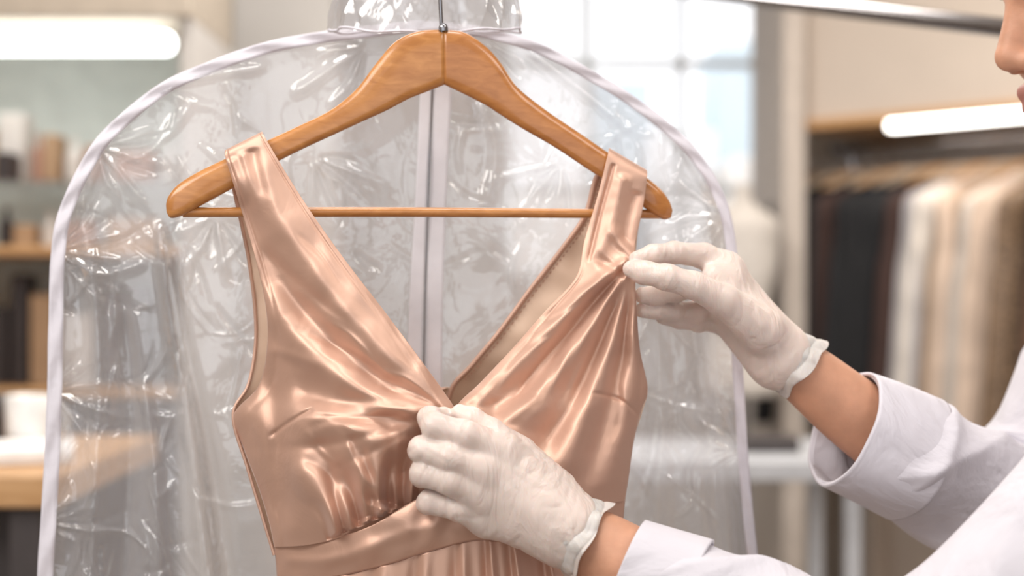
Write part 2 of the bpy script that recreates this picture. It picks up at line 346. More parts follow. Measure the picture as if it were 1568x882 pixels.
def skirt(name,front):
    nS,nR=360,60
    wb=crv(WB,nS); top=wb[:,3:6].copy(); out=np.zeros((nR,nS,3))
    if not front: top[:,2]=0.055-0.06*np.abs(np.linspace(-1,1,nS))**2.2; top[:,2][0]=-0.014; top[:,2][-1]=0.0
    T=toW(top[:,0],top[:,1],top[:,2])
    sx=np.linspace(-1,1,nS)
    for j in range(nR):
        t=(j/(nR-1))**1.5; zz=T[:,2]*(1-t)+0.42*t
        x=T[:,0]+sx*0.16*t**0.9
        ph=(np.linspace(0,10,nS)+0.3*np.sin(np.linspace(0,9,nS)))
        saw=0.5+0.5*np.sin(2*np.pi*ph+1.0*np.sin(2*np.pi*ph))
        ampl=min(1,0.4+t*20)*(0.0036+0.02*t)
        y=T[:,1]-(saw-0.5)*ampl*2*(1 if front else -1)*np.clip((1-sx**2)*4,0,1)-(0.05*t*(1-sx**2) if front else -0.05*t*(1-sx**2))+(0.002 if front else 0)
        out[j]=np.stack([x,y,zz],-1)
    attach(grid(name,out,[M['satin'],M['lining']],solid=0.001,offset=-1,mo=1),dress)
skirt('skirt_front',True); skirt('skirt_back',False)

# ============================================================ GARMENT BAG
bag=empty('garment_bag',G(610,500,0.08))
Lc=[(640,31),(560,40),(480,50),(400,66),(320,94),(250,125),(190,170),(145,215),(110,275),(86,335),(77,400),(74,500),(72,600),(68,700),(62,800),(56,900),(48,1150),(40,1500),(35,1900)]
Rc=[(640,31),(700,36),(760,46),(830,68),(900,104),(960,140),(1015,180),(1060,222),(1095,270),(1118,325),(1130,400),(1134,500),(1140,600),(1146,700),(1155,800),(1165,900),(1185,1150),(1205,1500),(1215,1900)]
Lp=crv(Lc,400); Rp=crv(Rc,400)
def ub(v,cv): return np.interp(v,cv[:,1],cv[:,0])
def bagdy(u): return 0.066+(u-75)/1060*0.062
vv=np.concatenate([31+(np.linspace(0,1,90)**2)*120,np.linspace(152,900,480),np.linspace(905,1900,70)])
nu=660; ss=np.linspace(0,1,nu)[None,:]
uL=ub(vv,Lp)[:,None]; uR=ub(vv,Rp)[:,None]
ug=uL+(uR-uL)*ss; vg=np.repeat(vv[:,None],nu,1)
edgef=np.clip(4*ss*(1-ss)*7,0,1)*np.clip((vg-31)/45,0,1)
zipf=1-0.85*np.exp(-((ug-652)/45)**4)*np.clip((vg-100)/60,0,1)
def crumple(seed,n,amp):
    r=np.random.RandomState(seed); f=[]
    for i in range(n):
        side=r.rand()
        if side<0.45: cx=r.uniform(85,330)
        elif side<0.75: cx=r.uniform(940,1125)
        else: cx=r.uniform(330,940)
        cy=r.uniform(55,880); a=r.normal(math.pi/2 if r.rand()<0.5 else r.uniform(0,3.14),0.4); L=r.uniform(20,100)
        k=r.uniform(-0.5,0.5)
        p0=(cx,cy); p1=(cx+L*math.cos(a),cy+L*math.sin(a)); p2=(p1[0]+L*math.cos(a+k*2),p1[1]+L*math.sin(a+k*2))
        w=r.uniform(1.8,5.5); f.append(([p0,p1,p2],amp*r.choice([-1,1])*r.uniform(0.6,1.3)*w/5,w,w*r.uniform(0.6,2),0.3,0.4))
    return f
def fan(cx,cy,a0,a1,n,L0,L1,amp,seed):
    r=np.random.RandomState(seed); f=[]
    for i in range(n):
        a=math.radians(a0+(a1-a0)*i/(n-1)+r.uniform(-4,4)); L=r.uniform(L0,L1); b=a+r.uniform(-0.2,0.2)
        f.append(([(cx+8*math.cos(a),cy+8*math.sin(a)),(cx+L*0.5*math.cos(a),cy+L*0.5*math.sin(a)),(cx+L*math.cos(b),cy+L*math.sin(b))],amp*(1 if i%2 else -1),2.5,8,0.1,0.5))
    return f
long=[([(240,330),(262,480),(290,640),(320,900)],0.020,8,20,0.1,0),([(262,400),(285,540),(320,700),(350,900)],-0.014,7,18,0.1,0),([(120,300),(150,520),(140,900)],0.013,10,20,0.2,0),([(180,420),(200,600),(190,900)],-0.012,10,20,0.2,0),([(215,560),(235,700),(245,900)],0.010,8,14,0.2,0),
 ([(1030,330),(1060,500),(1090,700),(1110,900)],0.014,7,18,0.1,0),([(1000,420),(1010,600),(1000,900)],-0.012,10,20,0.1,0),([(560,60),(500,110),(440,150)],0.007,5,9),([(230,150),(300,120),(420,100)],0.007,5,9),
 ([(800,70),(880,130),(980,210)],0.007,5,9),([(100,380),(150,420),(230,400)],0.008,4,8),([(1050,230),(1085,300),(1100,380)],0.007,5,9),([(180,250),(230,230),(300,150)],0.007,5,10),([(470,330),(500,420),(600,540)],0.007,6,12),([(730,150),(760,230),(740,330)],0.006,6,12)]
fans=fan(82,385,-50,50,10,90,200,0.0062,1)+fan(150,225,-30,80,8,60,160,0.0056,2)+fan(560,70,100,200,8,60,140,0.0054,3)+fan(1118,330,110,220,9,60,150,0.0056,4)+fan(78,600,-60,50,8,60,150,0.0056,6)+fan(330,330,60,170,7,60,130,0.0054,7)+fan(740,60,20,80,7,60,140,0.0045,8)+fan(1135,690,150,240,8,50,120,0.0054,9)+fan(70,800,-60,40,8,60,150,0.0054,12)+fan(480,240,0,90,6,60,140,0.0045,13)+fan(860,250,80,170,6,60,140,0.0045,14)
UV=np.stack([ug,vg],-1)
zz=relief(UV,crumple(3,220,0.0048)+long+fans)+0.005*snoise(ug,vg,8,160,31)+0.0009*snoise(ug,vg,10,45,33)
attach(grid('front_vinyl',toW(ug,vg,bagdy(ug)-np.clip(zz,-0.022,0.026)*edgef*zipf),M['film']),bag)
zz2=relief(UV,crumple(5,60,0.0036)+long[:5])+0.006*snoise(ug,vg,8,170,37)
attach(grid('back_vinyl',toW(ug,vg,bagdy(ug)+edgef*(0.050-zz2)),M['film']),bag)
def ribbon(name,poly,w0,w1,off,mat,inward=1,n=300,nw=5,solid=0.0008):
    c=crv(poly,n); T=np.gradient(c[:,:2],axis=0); T/=np.linalg.norm(T,axis=1)[:,None]; N=np.stack([-T[:,1],T[:,0]],1)*inward
    w=np.linspace(w0,w1,n)[:,None]; pts=[]
    for k in range(nw):
        q=c[:,:2]+N*w*(k/(nw-1)); pts.append(toW(q[:,0],q[:,1],bagdy(q[:,0])+off+0.0012*np.sin(np.arange(n)*0.35+k)))
    attach(grid(name,np.array(pts),mat,solid=solid),bag)
ribbon('binding_left',Lc,17,26,-0.006,M['tape'],-1)
ribbon('binding_right',Rc,16,16,-0.006,M['tape'],1)
def strip(name,a,b,off,mat):
    n=160; A=crv(a,n); B=crv(b,n); pts=[]
    for k in np.linspace(0,1,6):
        q=A*(1-k)+B*k; pts.append(toW(q[:,0],q[:,1],bagdy(q[:,0])+off+0.001*np.sin(q[:,1]/37.)))
    attach(grid(name,np.array(pts),mat,solid=0.0006),bag)
strip('zip_tape_left',[(644,120),(636,300),(626,480),(621,700),(618,1500)],[(661,120),(654,300),(648,480),(645,700),(642,1500)],-0.008,M['zip'])
strip('zip_tape_right',[(665,120),(659,300),(653,480),(651,700),(649,1500)],[(692,130),(684,300),(678,480),(677,700),(674,1500)],-0.0075,M['zip'])
attach(tube('zip_teeth',[G(663,115,bagdy(662)-0.009)+(0.0009,),G(656,300,bagdy(660)-0.009)+(0.0009,),G(650.5,480,bagdy(660)-0.009)+(0.0009,),G(648,700,bagdy(660)-0.009)+(0.0009,),G(645,1500,bagdy(660)-0.009)+(0.0009,)],M['steel'],n=120,m=8),bag)
th=np.linspace(0,2*np.pi,260,endpoint=False); rows=[]
for t in np.linspace(0,1,50):
    w=np.interp(t,[0,0.15,0.4,0.7,0.85,1],[146,144,132,118,80,40]); v0=np.interp(t,[0,1],[50,-110])
    rd=lambda x:(1-np.abs(np.sin(x)))**2
    wr=1+0.02*np.sin(5*th+3*t)+0.035*rd(4*th-2.5*t+1)-0.03*rd(5.5*th+4*t)+0.02*rd(9.5*th-6*t+0.5)
    rows.append(toW(652+w*np.cos(th)*wr,v0+3*np.sin(3*th+4*t)+2*np.sin(8*th)-0.10*np.abs(w*np.cos(th))*t,0.055+0.00022*w*np.sin(th)*wr))
attach(grid('neck_collar',np.array(rows),M['collar'],closed=True),bag)
attach(tube('collar_hem',[tuple(rows[1][i])+(0.0010,) for i in list(range(0,260,4))+[0]],M['tape'],n=260,m=8),bag)

# ============================================================ TAILOR (person)
tailor=empty('tailor',(0.66,1.24,0.0))
def sdf_hand(name,chains,palm,lo,hi,h=0.0014,kf=0.0020,kp=0.009,creases=()):
    X=mkgrid(lo,hi,h)
    def pt(c): return np.array(G(c[0],c[1],c[2])),c[3]*U
    pf=None
    for a,b in palm:
        (pa,ra),(pb,rb)=pt(a),pt(b); d=cap(X,pa,pb,ra,rb); pf=d if pf is None else smin(pf,d,0.016)
    fs=None
    for ch in chains:
        cf=None
        for a,b in zip(ch[:-1],ch[1:]):
            (pa,ra),(pb,rb)=pt(a),pt(b); d=cap(X,pa,pb,ra,rb); cf=d if cf is None else smin(cf,d,0.004)
        fs=cf if fs is None else smin(fs,cf,kf)
    f=smin(pf,fs,kp)
    x,y,zc=X[...,0],X[...,1],X[...,2]
    for (p0,p1,am,w) in creases:
        d=cap(X,G(*p0),G(*p1),0,0); f=f+am*np.exp(-(d/w)**2)
    a1=np.abs(np.sin(230*x+170*zc+2.5*np.sin(80*zc+60*y))); a2=np.abs(np.sin(190*x-220*zc+2.0*np.sin(110*x+40*y)))
    f=f+0.0007*(1-a1)**3*np.clip(np.sin(60*x-90*zc+70*y),0,1)+0.0007*(1-a2)**3*np.clip(np.sin(-75*x-60*zc+50*y+1),0,1)
    V,Q=snet(f,lo,h); o=mk(name,V,Q,M['glove'])
    md=o.modifiers.new('sm','SMOOTH'); md.factor=0.5; md.iterations=2
    return attach(o,tailor)
W=(1192,545,0.034,41)
palm=[(W,(1112,412,0.030,24)),(W,(1108,428,0.048,25)),(W,(1100,455,0.062,24)),(W,(1100,485,0.072,20)),((1165,505,0.014,34),(1110,455,0.01,26)),((1115,425,0.018,22),(1092,424,0.006,18))]
ch=[[(1112,410,0.030,24),(1078,392,0.022,19.5),(1032,387,0.006,17),(1000,390,-0.006,15.5),(975,397,-0.014,12.5)],
    [(1165,505,0.002,33),(1108,460,-0.018,25),(1062,437,-0.028,20.5),(1022,425,-0.031,19.5),(985,417,-0.026,17.5),(967,412,-0.021,13.5)],
    [(1108,430,0.048,24),(1070,436,0.036,18),(1035,446,0.028,17),(1002,452,0.018,15),(984,452,0.014,13)],
    [(1100,460,0.062,23),(1066,478,0.052,17.5),(1030,477,0.038,16),(1000,474,0.028,14.5),(984,475,0.022,12.5)],
    [(1100,488,0.072,19),(1070,494,0.062,15),(1040,490,0.05,13.5),(1015,486,0.04,12)]]
cr=[((1090,440,-0.03),(1075,475,-0.02),0.0010,0.0016),((1098,438,-0.025),(1088,480,-0.01),0.0008,0.0014),((1030,408,-0.045),(1026,446,-0.045),0.0008,0.0014),((1120,440,0.0),(1170,500,-0.02),-0.0012,0.004),((1130,420,0.015),(1190,500,0.0),-0.0012,0.004),
    ((1150,520,-0.015),(1185,495,0.0),0.0012,0.0016),((1165,545,-0.01),(1205,510,0.0),0.0014,0.0018),((1155,535,-0.012),(1198,500,0.0),0.0010,0.0014)]
sdf_hand('glove_right',ch,palm,np.array([0.085,D-0.07,1.23]),np.array([0.30,D+0.125,1.42]),creases=cr)
W=(868,810,-0.100,43)
palm=[(W,(768,692,-0.104,25)),(W,(742,722,-0.112,26)),(W,(735,758,-0.108,26)),(W,(745,795,-0.098,24)),((840,757,-0.092,36),(790,705,-0.092,26))]
ch=[[(768,690,-0.106,25),(712,666,-0.117,20.5),(666,653,-0.113,19),(658,641,-0.098,17),(680,637,-0.086,13.5)],
    [(845,752,-0.088,32),(795,695,-0.088,24),(752,662,-0.092,19.5),(722,642,-0.092,17),(704,633,-0.088,13.5)],
    [(742,720,-0.114,25),(690,700,-0.122,20),(646,688,-0.113,18.5),(643,690,-0.096,16.5),(662,694,-0.080,14)],
    [(735,757,-0.110,25),(690,736,-0.120,20),(649,724,-0.112,19),(646,728,-0.095,16.5),(664,732,-0.080,14)],
    [(745,795,-0.100,23),(705,779,-0.110,18),(660,768,-0.106,17.5),(655,770,-0.092,15.5),(672,774,-0.078,13.5)]]
cr=[((700,668,-0.145),(780,712,-0.142),-0.0010,0.004),((735,722,-0.148),(835,775,-0.145),-0.0014,0.004),((735,752,-0.142),(830,795,-0.142),-0.0012,0.004),
    ((745,700,-0.14),(725,740,-0.145),0.0012,0.002),((755,690,-0.14),(738,735,-0.145),0.0009,0.0016),((820,765,-0.14),(790,815,-0.14),0.0014,0.002),((838,770,-0.14),(808,830,-0.14),0.0014,0.002),((855,775,-0.14),(828,840,-0.14),0.0014,0.002)]
sdf_hand('glove_left',ch,palm,np.array([-0.095,D-0.17,1.08]),np.array([0.115,D-0.045,1.265]),creases=cr)
def cuff(name,a,b,r0,r1,seed):
    a=np.array(a);b=np.array(b); path=[tuple(a+(b-a)*t)+(r0+(r1-r0)*t**1.5,) for t in (0,0.35,0.7,1.0)]
    r=np.random.RandomState(seed); ph=r.uniform(0,6,6)
    def dsp(t,th): return t*(0.0020*np.sin(3*th+ph[0])+0.0010*np.sin(7*th+ph[1]+3*t))-0.0014*(1-np.abs(np.sin(11*t+1.3*np.sin(th+ph[2])+0.5*np.sin(3*th+ph[4]))))**2-0.0009*(1-np.abs(np.sin(4.5*th+2*t+ph[3])))**2+(0.0003 if t>0.985 else 0)
    def axl(t,th): return t**3*(0.0026*np.sin(2*th+ph[4])+0.0018*np.sin(5*th+ph[5]))
    return attach(tube(name,path,M['glove'],n=60,m=120,disp=dsp,solid=0.0004,axial=axl),tailor)
cuff('glove_cuff_right',G(1160,516,0.033),G(1228,566,0.036),0.0235,0.0315,1)
cuff('glove_cuff_left',G(826,784,-0.1),G(900,829,-0.101),0.0250,0.0345,2)
def mus(t,th): return 0.001*np.sin(2*th+4*t)
attach(tube('forearm_right',[G(1190,540,0.034)+(0.0235,),G(1240,578,0.038)+(0.0275,),G(1304,630,0.045)+(0.0315,),G(1400,698,0.06)+(0.037,),G(1500,760,0.10)+(0.04,)],M['skin'],n=50,m=48,disp=mus),tailor)
attach(tube('forearm_left',[G(860,806,-0.1)+(0.024,),G(910,836,-0.101)+(0.0285,),G(985,876,-0.115)+(0.030,),G(1060,915,-0.135)+(0.031,)],M['skin'],n=50,m=48,disp=mus,caps=True),tailor)
def sfold(seed,amp,k0=5,k1=16):
    r=np.random.RandomState(seed); A=[(r.uniform(k0,k1),r.randint(1,3),r.uniform(0,6.3),r.uniform(0.5,1)) for _ in range(4)]
    def f(t,th):
        z=0
        for k,m_,p,a in A: z=z+a*((1-np.abs(np.sin(0.5*(k*t*2+m_*th+p+1.2*np.sin(th+k)))))**2-0.3)
        return amp*z/2*min(1,t*7)
    return f
sr=[G(1294,656,0.045)+(0.052,),G(1360,686,0.055)+(0.055,),G(1440,722,0.075)+(0.057,),G(1520,765,0.10)+(0.062,),G(1565,785,0.12)+(0.066,),G(1610,730,0.15)+(0.068,),(0.56,1.40,1.24,0.070),(0.615,1.41,1.32,0.072),(0.66,1.36,1.34,0.07)]
attach(tube('sleeve_right',sr,M['coat'],n=200,m=120,disp=sfold(3,0.018,8,20),solid=0.0018),tailor)
attach(tube('cuff_band_right',[G(1291,654.5,0.0445)+(0.0535,),G(1340,677,0.052)+(0.0560,),G(1395,703,0.063)+(0.0585,)],M['coat'],n=30,m=100,solid=0.003,disp=lambda t,th:0.0014*np.sin(3*th+2*t)+0.0006*np.sin(7*th)),tailor)
sl=[G(965,868,-0.112)+(0.036,),G(1050,905,-0.125)+(0.041,),G(1160,955,-0.145)+(0.047,),G(1290,1015,-0.175)+(0.052,),G(1390,1050,-0.2)+(0.057,),(0.335,1.035,1.10,0.060),(0.43,1.05,1.19,0.063),(0.53,1.08,1.28,0.068),(0.60,1.13,1.32,0.07)]
attach(tube('sleeve_left',sl,M['coat'],n=200,m=120,disp=sfold(9,0.015,8,20),solid=0.0018),tailor)
attach(tube('cuff_band_left',[G(962,866.5,-0.1115)+(0.0375,),G(1010,888,-0.119)+(0.0400,),G(1060,910,-0.127)+(0.0430,)],M['coat'],n=30,m=100,solid=0.003,disp=lambda t,th:0.001*np.sin(3*th+2*t)),tailor)
X=mkgrid(np.array([0.44,0.98,0.62]),np.array([0.98,1.52,1.47]),0.010)
f=ell(X,(0.69,1.245,1.17),(0.135,0.18,0.24))
f=smin(f,cap(X,(0.66,1.10,1.33),(0.66,1.39,1.35),0.06,0.06),0.05)
f=smin(f,ell(X,(0.72,1.24,0.88),(0.14,0.185,0.26)),0.08)
f=smin(f,cap(X,(0.64,1.24,1.36),(0.63,1.24,1.41),0.07,0.06),0.04)
f=f+0.004*np.sin(28*X[...,2]+9*X[...,1]+2*np.sin(14*X[...,0]))
V,Q=snet(f,(0.44,0.98,0.62),0.010); attach(mk('coat_body',V,Q,M['coat']),tailor)
X=mkgrid(np.array([0.50,1.0,-0.02]),np.array([0.95,1.5,0.95]),0.012)
f=smin(cap(X,(0.73,1.15,0.85),(0.73,1.14,0.08),0.09,0.05),cap(X,(0.73,1.34,0.85),(0.73,1.36,0.08),0.09,0.05),0.02)
f=smin(f,cap(X,(0.73,1.14,0.03),(0.60,1.13,0.03),0.04,0.035),0.02); f=smin(f,cap(X,(0.73,1.36,0.03),(0.60,1.37,0.03),0.04,0.035),0.02)
f=np.maximum(f,-X[...,2]+0.001)
V,Q=snet(f,(0.50,1.0,-0.02),0.012); attach(mk('trousers_and_shoes',V,Q,M['trouser']),tailor)
p=math.radians(13); fwd=Vector((-math.cos(p),0,-math.sin(p))); upv=Vector((-math.sin(p),0,math.cos(p))); sd=Vector((0,1,0))
tipL=(0.119,-0.030); Tp=Vector(G(1527,97,0.01)); HC=Tp-fwd*tipL[0]-upv*tipL[1]
Rm=np.array([fwd,upv,sd])
def hl(V): return np.array(HC)+V@Rm
lo=(-0.14,-0.24,-0.11); X=mkgrid(np.array(lo),np.array([0.14,0.15,0.11]),0.0028)
f=ell(X,(-0.012,0.035,0),(0.098,0.095,0.076))
f=smin(f,ell(X,(0.035,-0.030,0),(0.060,0.086,0.058)),0.03)
f=smin(f,cap(X,(0.066,-0.100,-0.008),(0.066,-0.100,0.008),0.021,0.021),0.025)
f=smin(f,cap(X,(-0.025,-0.06,0),(-0.055,-0.22,0),0.052,0.056),0.03)
for sgn in(-1,1):
    f=smin(f,cap(X,(0.084,0.030,sgn*0.012),(0.070,0.032,sgn*0.045),0.011,0.009),0.012)
    f=smin(f,ell(X,(0.062,-0.025,sgn*0.040),(0.026,0.022,0.018)),0.02)
    e=cap(X,(0.094,0.008,sgn*0.030),(0.088,0.008,sgn*0.040),0.012,0.010); f=-smin(-f,e,0.008)
    f=smin(f,cap(X,(0.100,-0.035,sgn*0.011),(0.094,-0.034,sgn*0.014),0.008,0.006),0.006)
    f=smin(f,ell(X,(-0.012,-0.002,sgn*0.076),(0.019,0.031,0.010)),0.006)
f=smin(f,cap(X,(0.088,0.022,0),(0.108,-0.024,0),0.008,0.0105),0.010)
f=smin(f,cap(X,(0.104,-0.029,0),(0.109,-0.029,0),0.0105,0.010),0.006)
f=smin(f,cap(X,(0.095,-0.060,-0.014),(0.095,-0.060,0.014),0.0080,0.0080),0.006)
f=smin(f,cap(X,(0.093,-0.074,-0.012),(0.093,-0.074,0.012),0.0090,0.0090),0.005)
V,Q=snet(f,lo,0.0028); cen=V[Q].mean(1)
mi=((cen[:,0]>0.088)&(cen[:,1]<-0.053)&(cen[:,1]>-0.083)&(np.abs(cen[:,2])<0.022)).astype(int)
attach(mk('head',hl(V),Q,[M['skin'],M['lip']],mi=mi.tolist()),tailor)
lo=(-0.18,-0.16,-0.11); X=mkgrid(np.array(lo),np.array([0.13,0.16,0.11]),0.004)
f=ell(X,(-0.020,0.046,0),(0.104,0.100,0.084)); f=smin(f,ell(X,(-0.125,0.02,0),(0.04,0.045,0.045)),0.02)
cut=0.055-(X[...,0]*1.0)+ (X[...,1]-0.06)*0.9
f=np.maximum(f,-(cut)); f=np.maximum(f,-(X[...,1]+0.035))
f=f+0.0015*np.sin(180*X[...,2]+40*X[...,0])
V,Q=snet(f,lo,0.004); attach(mk('hair',hl(V),Q,M['hair']),tailor)
for sgn,nm in((-1,'eye_left'),(1,'eye_right')):
    th_=np.linspace(0,np.pi,14); ph_=np.linspace(0,2*np.pi,20,endpoint=False)
    pts=np.array([[(0.076+0.0125*math.sin(a)*math.cos(b),0.008+0.0125*math.cos(a),sgn*0.032+0.0125*math.sin(a)*math.sin(b)) for b in ph_] for a in th_])
    attach(grid(nm,hl(pts),M['eye'],closed=True),tailor)
    pb=[hl(np.array([0.092-abs(c-0.012)*0.25,0.034-abs(c-0.03)*0.1,sgn*c])) for c in(0.012,0.025,0.038,0.05)]
    attach(tube('eyebrow_'+nm[4:],[tuple(q)+(0.0035,) for q in pb],M['hair'],n=14,m=8,caps=True),tailor)

# ============================================================ CHROME RAIL
rr=empty('chrome_rail',P(1300,20,2.1))
attach(tube('rail',[P(2000,95,1.5)+(0.0125,),P(1560,45,1.85)+(0.0125,),P(1300,15,2.15)+(0.0125,),P(1000,-20,2.6)+(0.0125,),P(620,-64,3.6)+(0.0125,)],M['chrome'],n=40,m=24,caps=True),rr)
q=P(620,-64,3.6); attach(tube('rail_drop',[q+(0.009,),(q[0],q[1],2.4,0.009),(q[0],q[1],2.9,0.009)],M['chrome'],n=6,m=14),rr)
q=P(2000,95,1.5); attach(tube('rail_drop_b',[q+(0.009,),(q[0],q[1],2.4,0.009),(q[0],q[1],2.9,0.009)],M['chrome'],n=6,m=14),rr)

# ============================================================ ROOM
wallm=pmat('wall_beige_plaster',(0.58,0.50,0.43),rough=0.85,var=0.05,scale=3,bump=0.1)
wallg=pmat('wall_grey_plaster',(0.54,0.515,0.49),rough=0.85,var=0.05,scale=3)
floorm=pmat('floor_stone',(0.30,0.26,0.23),rough=0.5,var=0.15,scale=4)
ceilm=pmat('ceiling_paint',(0.75,0.74,0.72),rough=0.9,var=0.03)
X0,X1,Y0,Y1,H=-3.0,3.4,-2.4,5.4,2.9
box('floor',((X0+X1)/2,(Y0+Y1)/2,-0.05),(X1-X0+0.2,Y1-Y0+0.2,0.1),floorm,bev=0)
box('ceiling',((X0+X1)/2,(Y0+Y1)/2,H+0.05),(X1-X0+0.2,Y1-Y0+0.2,0.1),ceilm,bev=0)
box('wall_left',(X0-0.05,(Y0+Y1)/2,H/2),(0.1,Y1-Y0,H),wallm,bev=0)
box('wall_right',(X1+0.05,(Y0+Y1)/2,H/2),(0.1,Y1-Y0,H),wallm,bev=0)
wf=empty('front_fill_baffle',(0,Y0,0))  # unseen wall pieces behind the camera, added to cut frontal fill light
attach(box('baffle_left',(-2.45,Y0-0.05,H/2),(1.1,0.1,H),wallm,bev=0),wf)
attach(box('baffle_right',(2.65,Y0-0.05,H/2),(1.5,0.1,H),wallm,bev=0),wf)
attach(box('baffle_low',(0,Y0-0.05,0.4),(3.8,0.1,0.8),wallm,bev=0),wf)
attach(box('baffle_mid',(0.35,Y0-0.05,H/2),(0.30,0.1,H),wallm,bev=0),wf)
wx0,wx1=P(770,0,Y1)[0],P(1188,0,Y1)[0]; wz0=P(0,425,Y1)[2]; wz1=2.75
wb=empty('wall_back',(0,Y1,0))
attach(box('left_part',((X0+wx0)/2,Y1+0.06,H/2),(wx0-X0,0.12,H),wallg,bev=0),wb)
attach(box('right_part',((X1+wx1)/2,Y1+0.06,H/2),(X1-wx1,0.12,H),wallm,bev=0),wb)
attach(box('under_window',((wx0+wx1)/2,Y1+0.06,wz0/2),(wx1-wx0,0.12,wz0),wallg,bev=0),wb)
attach(box('over_window',((wx0+wx1)/2,Y1+0.06,(wz1+H)/2),(wx1-wx0,0.12,H-wz1),wallg,bev=0),wb)
fm=pmat('window_frame',(0.80,0.84,0.87),rough=0.5)
wn=empty('window_1',((wx0+wx1)/2,Y1+0.05,(wz0+wz1)/2))
for i,x in enumerate([wx0+0.02,wx0+0.33,wx0+0.68,wx1-0.02]): attach(box('mullion_%d'%i,(x,Y1+0.05,(wz0+wz1)/2),(0.03,0.06,wz1-wz0),fm),wn)
for i,z_ in enumerate([wz0+0.02,P(0,290,Y1)[2],P(0,95,Y1)[2],wz1-0.02]): attach(box('transom_%d'%i,((wx0+wx1)/2,Y1+0.05,z_),(wx1-wx0,0.05,0.03),fm),wn)
bm=[pmat('facade_pale',(0.94,0.94,0.94),rough=0.9),pmat('facade_blue_grey',(0.66,0.75,0.80),rough=0.8),pmat('facade_warm',(0.92,0.88,0.83),rough=0.9)]
for i,(ua,ub_,va,vb,k,dd) in enumerate([(700,900,-100,520,0,11),(905,1000,120,520,1,12),(1000,1095,200,520,0,11),(1095,1200,60,520,1,12.5),(1120,1400,240,520,2,10.5),(780,960,300,520,2,10)]):
    a=P(ua,va,dd); b=P(ub_,vb,dd); z1=a[2]; box('street_building' if i==0 else 'street_building.%03d'%i,((a[0]+b[0])/2,dd+0.6,z1/2),(b[0]-a[0],1.2,z1),bm[k],bev=0.02)
box('ground_outside',(0,10,-0.06),(16,9,0.1),floorm,bev=0)
a=P(300,0,4.3); b=P(512,0,4.3)
box('support_column',((a[0]+b[0])/2,4.5,H/2),(b[0]-a[0],0.4,H),wallg,bev=0.01)
a=P(1190,0,4.55)
box('wall_partition',(a[0]+0.035,4.75,H/2),(0.07,0.6,H),pmat('partition_edge',(0.52,0.46,0.41),rough=0.8),bev=0.004)

# ---- clothing rack niche (right), runs obliquely
rack=empty('clothing_rack',(1.6,4.0,0))
A=np.array(P(1222,185,4.5)); B=np.array(P(1640,143,3.9)); ang=math.atan2(B[1]-A[1],B[0]-A[0]); Lr=np.linalg.norm((B-A)[:2])+1.0
dirv=np.array([math.cos(ang),math.sin(ang),0]); nrm=np.array([-dirv[1],dirv[0],0])
def onr(s,back,z): 
    q=np.array([A[0],A[1],0])+dirv*s+nrm*back; return (q[0],q[1],z)
def rbox(nm,s0,s1,b0,b1,z0,z1,mat,bev=0.004):
    return attach(box(nm,onr((s0+s1)/2,(b0+b1)/2,(z0+z1)/2),(s1-s0,b1-b0,z1-z0),mat,bev=bev,rot=ang),rack)
zt=A[2]
rbox('top_board',0,Lr,0,0.6,zt-0.03,zt,M['wood'])
rbox('fascia_wall',0,Lr,0.02,0.6,zt,H,wallm,bev=0)
rbox('side_board',-0.03,0.01,0.45,0.6,0,zt,wallm)
rbox('back_board',0,Lr,0.6,0.63,0,zt,wallm)
rbox('base_plinth',0,Lr,0.02,0.6,0,0.25,wallm)
rbox('led_strip',0.31,Lr,0.0,0.04,zt-0.052,zt-0.024,pmat('led_warm_white',(1,1,1),emit=(1.0,0.95,0.88),es=8))
zr=P(0,222,4.45)[2]
bk=0.20
attach(tube('rack_rail',[onr(s_,bk,zr)+(0.014,) for s_ in (0,Lr/2,Lr)],M['chrome'],n=8,m=16,caps=True),rack)
attach(tube('rail_post',[onr(0.02,bk+0.1,zr)+(0.012,),onr(0.02,bk+0.1,1.0)+(0.012,),onr(0.02,bk+0.1,0.25)+(0.012,)],M['chrome'],n=8,m=16),rack)
cols=[('coat_black',(0.010,0.010,0.012)),('coat_navy',(0.014,0.018,0.028)),('brown_dark',(0.045,0.020,0.015)),('grey_blouse',(0.45,0.43,0.44)),('cream_dress',(0.66,0.52,0.42)),('white_dress',(0.74,0.68,0.62)),('sequin_bronze',(0.20,0.13,0.08)),('brown_coat',(0.18,0.09,0.05)),('beige_knit',(0.45,0.33,0.24))]
cm=[pmat(n_,c_,rough=0.75 if 'seq' not in n_ else 0.35,var=0.15 if 'seq' not in n_ else 0.9,scale=12 if 'seq' not in n_ else 90) for n_,c_ in cols]
seq=[0,0,0,0,2,0,1,0,0,2,3,5,4,8,5,4,6,6,2,7,0,8,2,0,7]
s_=-0.05; rs=np.random.RandomState(4); Vs=[];Fs=[];MI=[];base=0
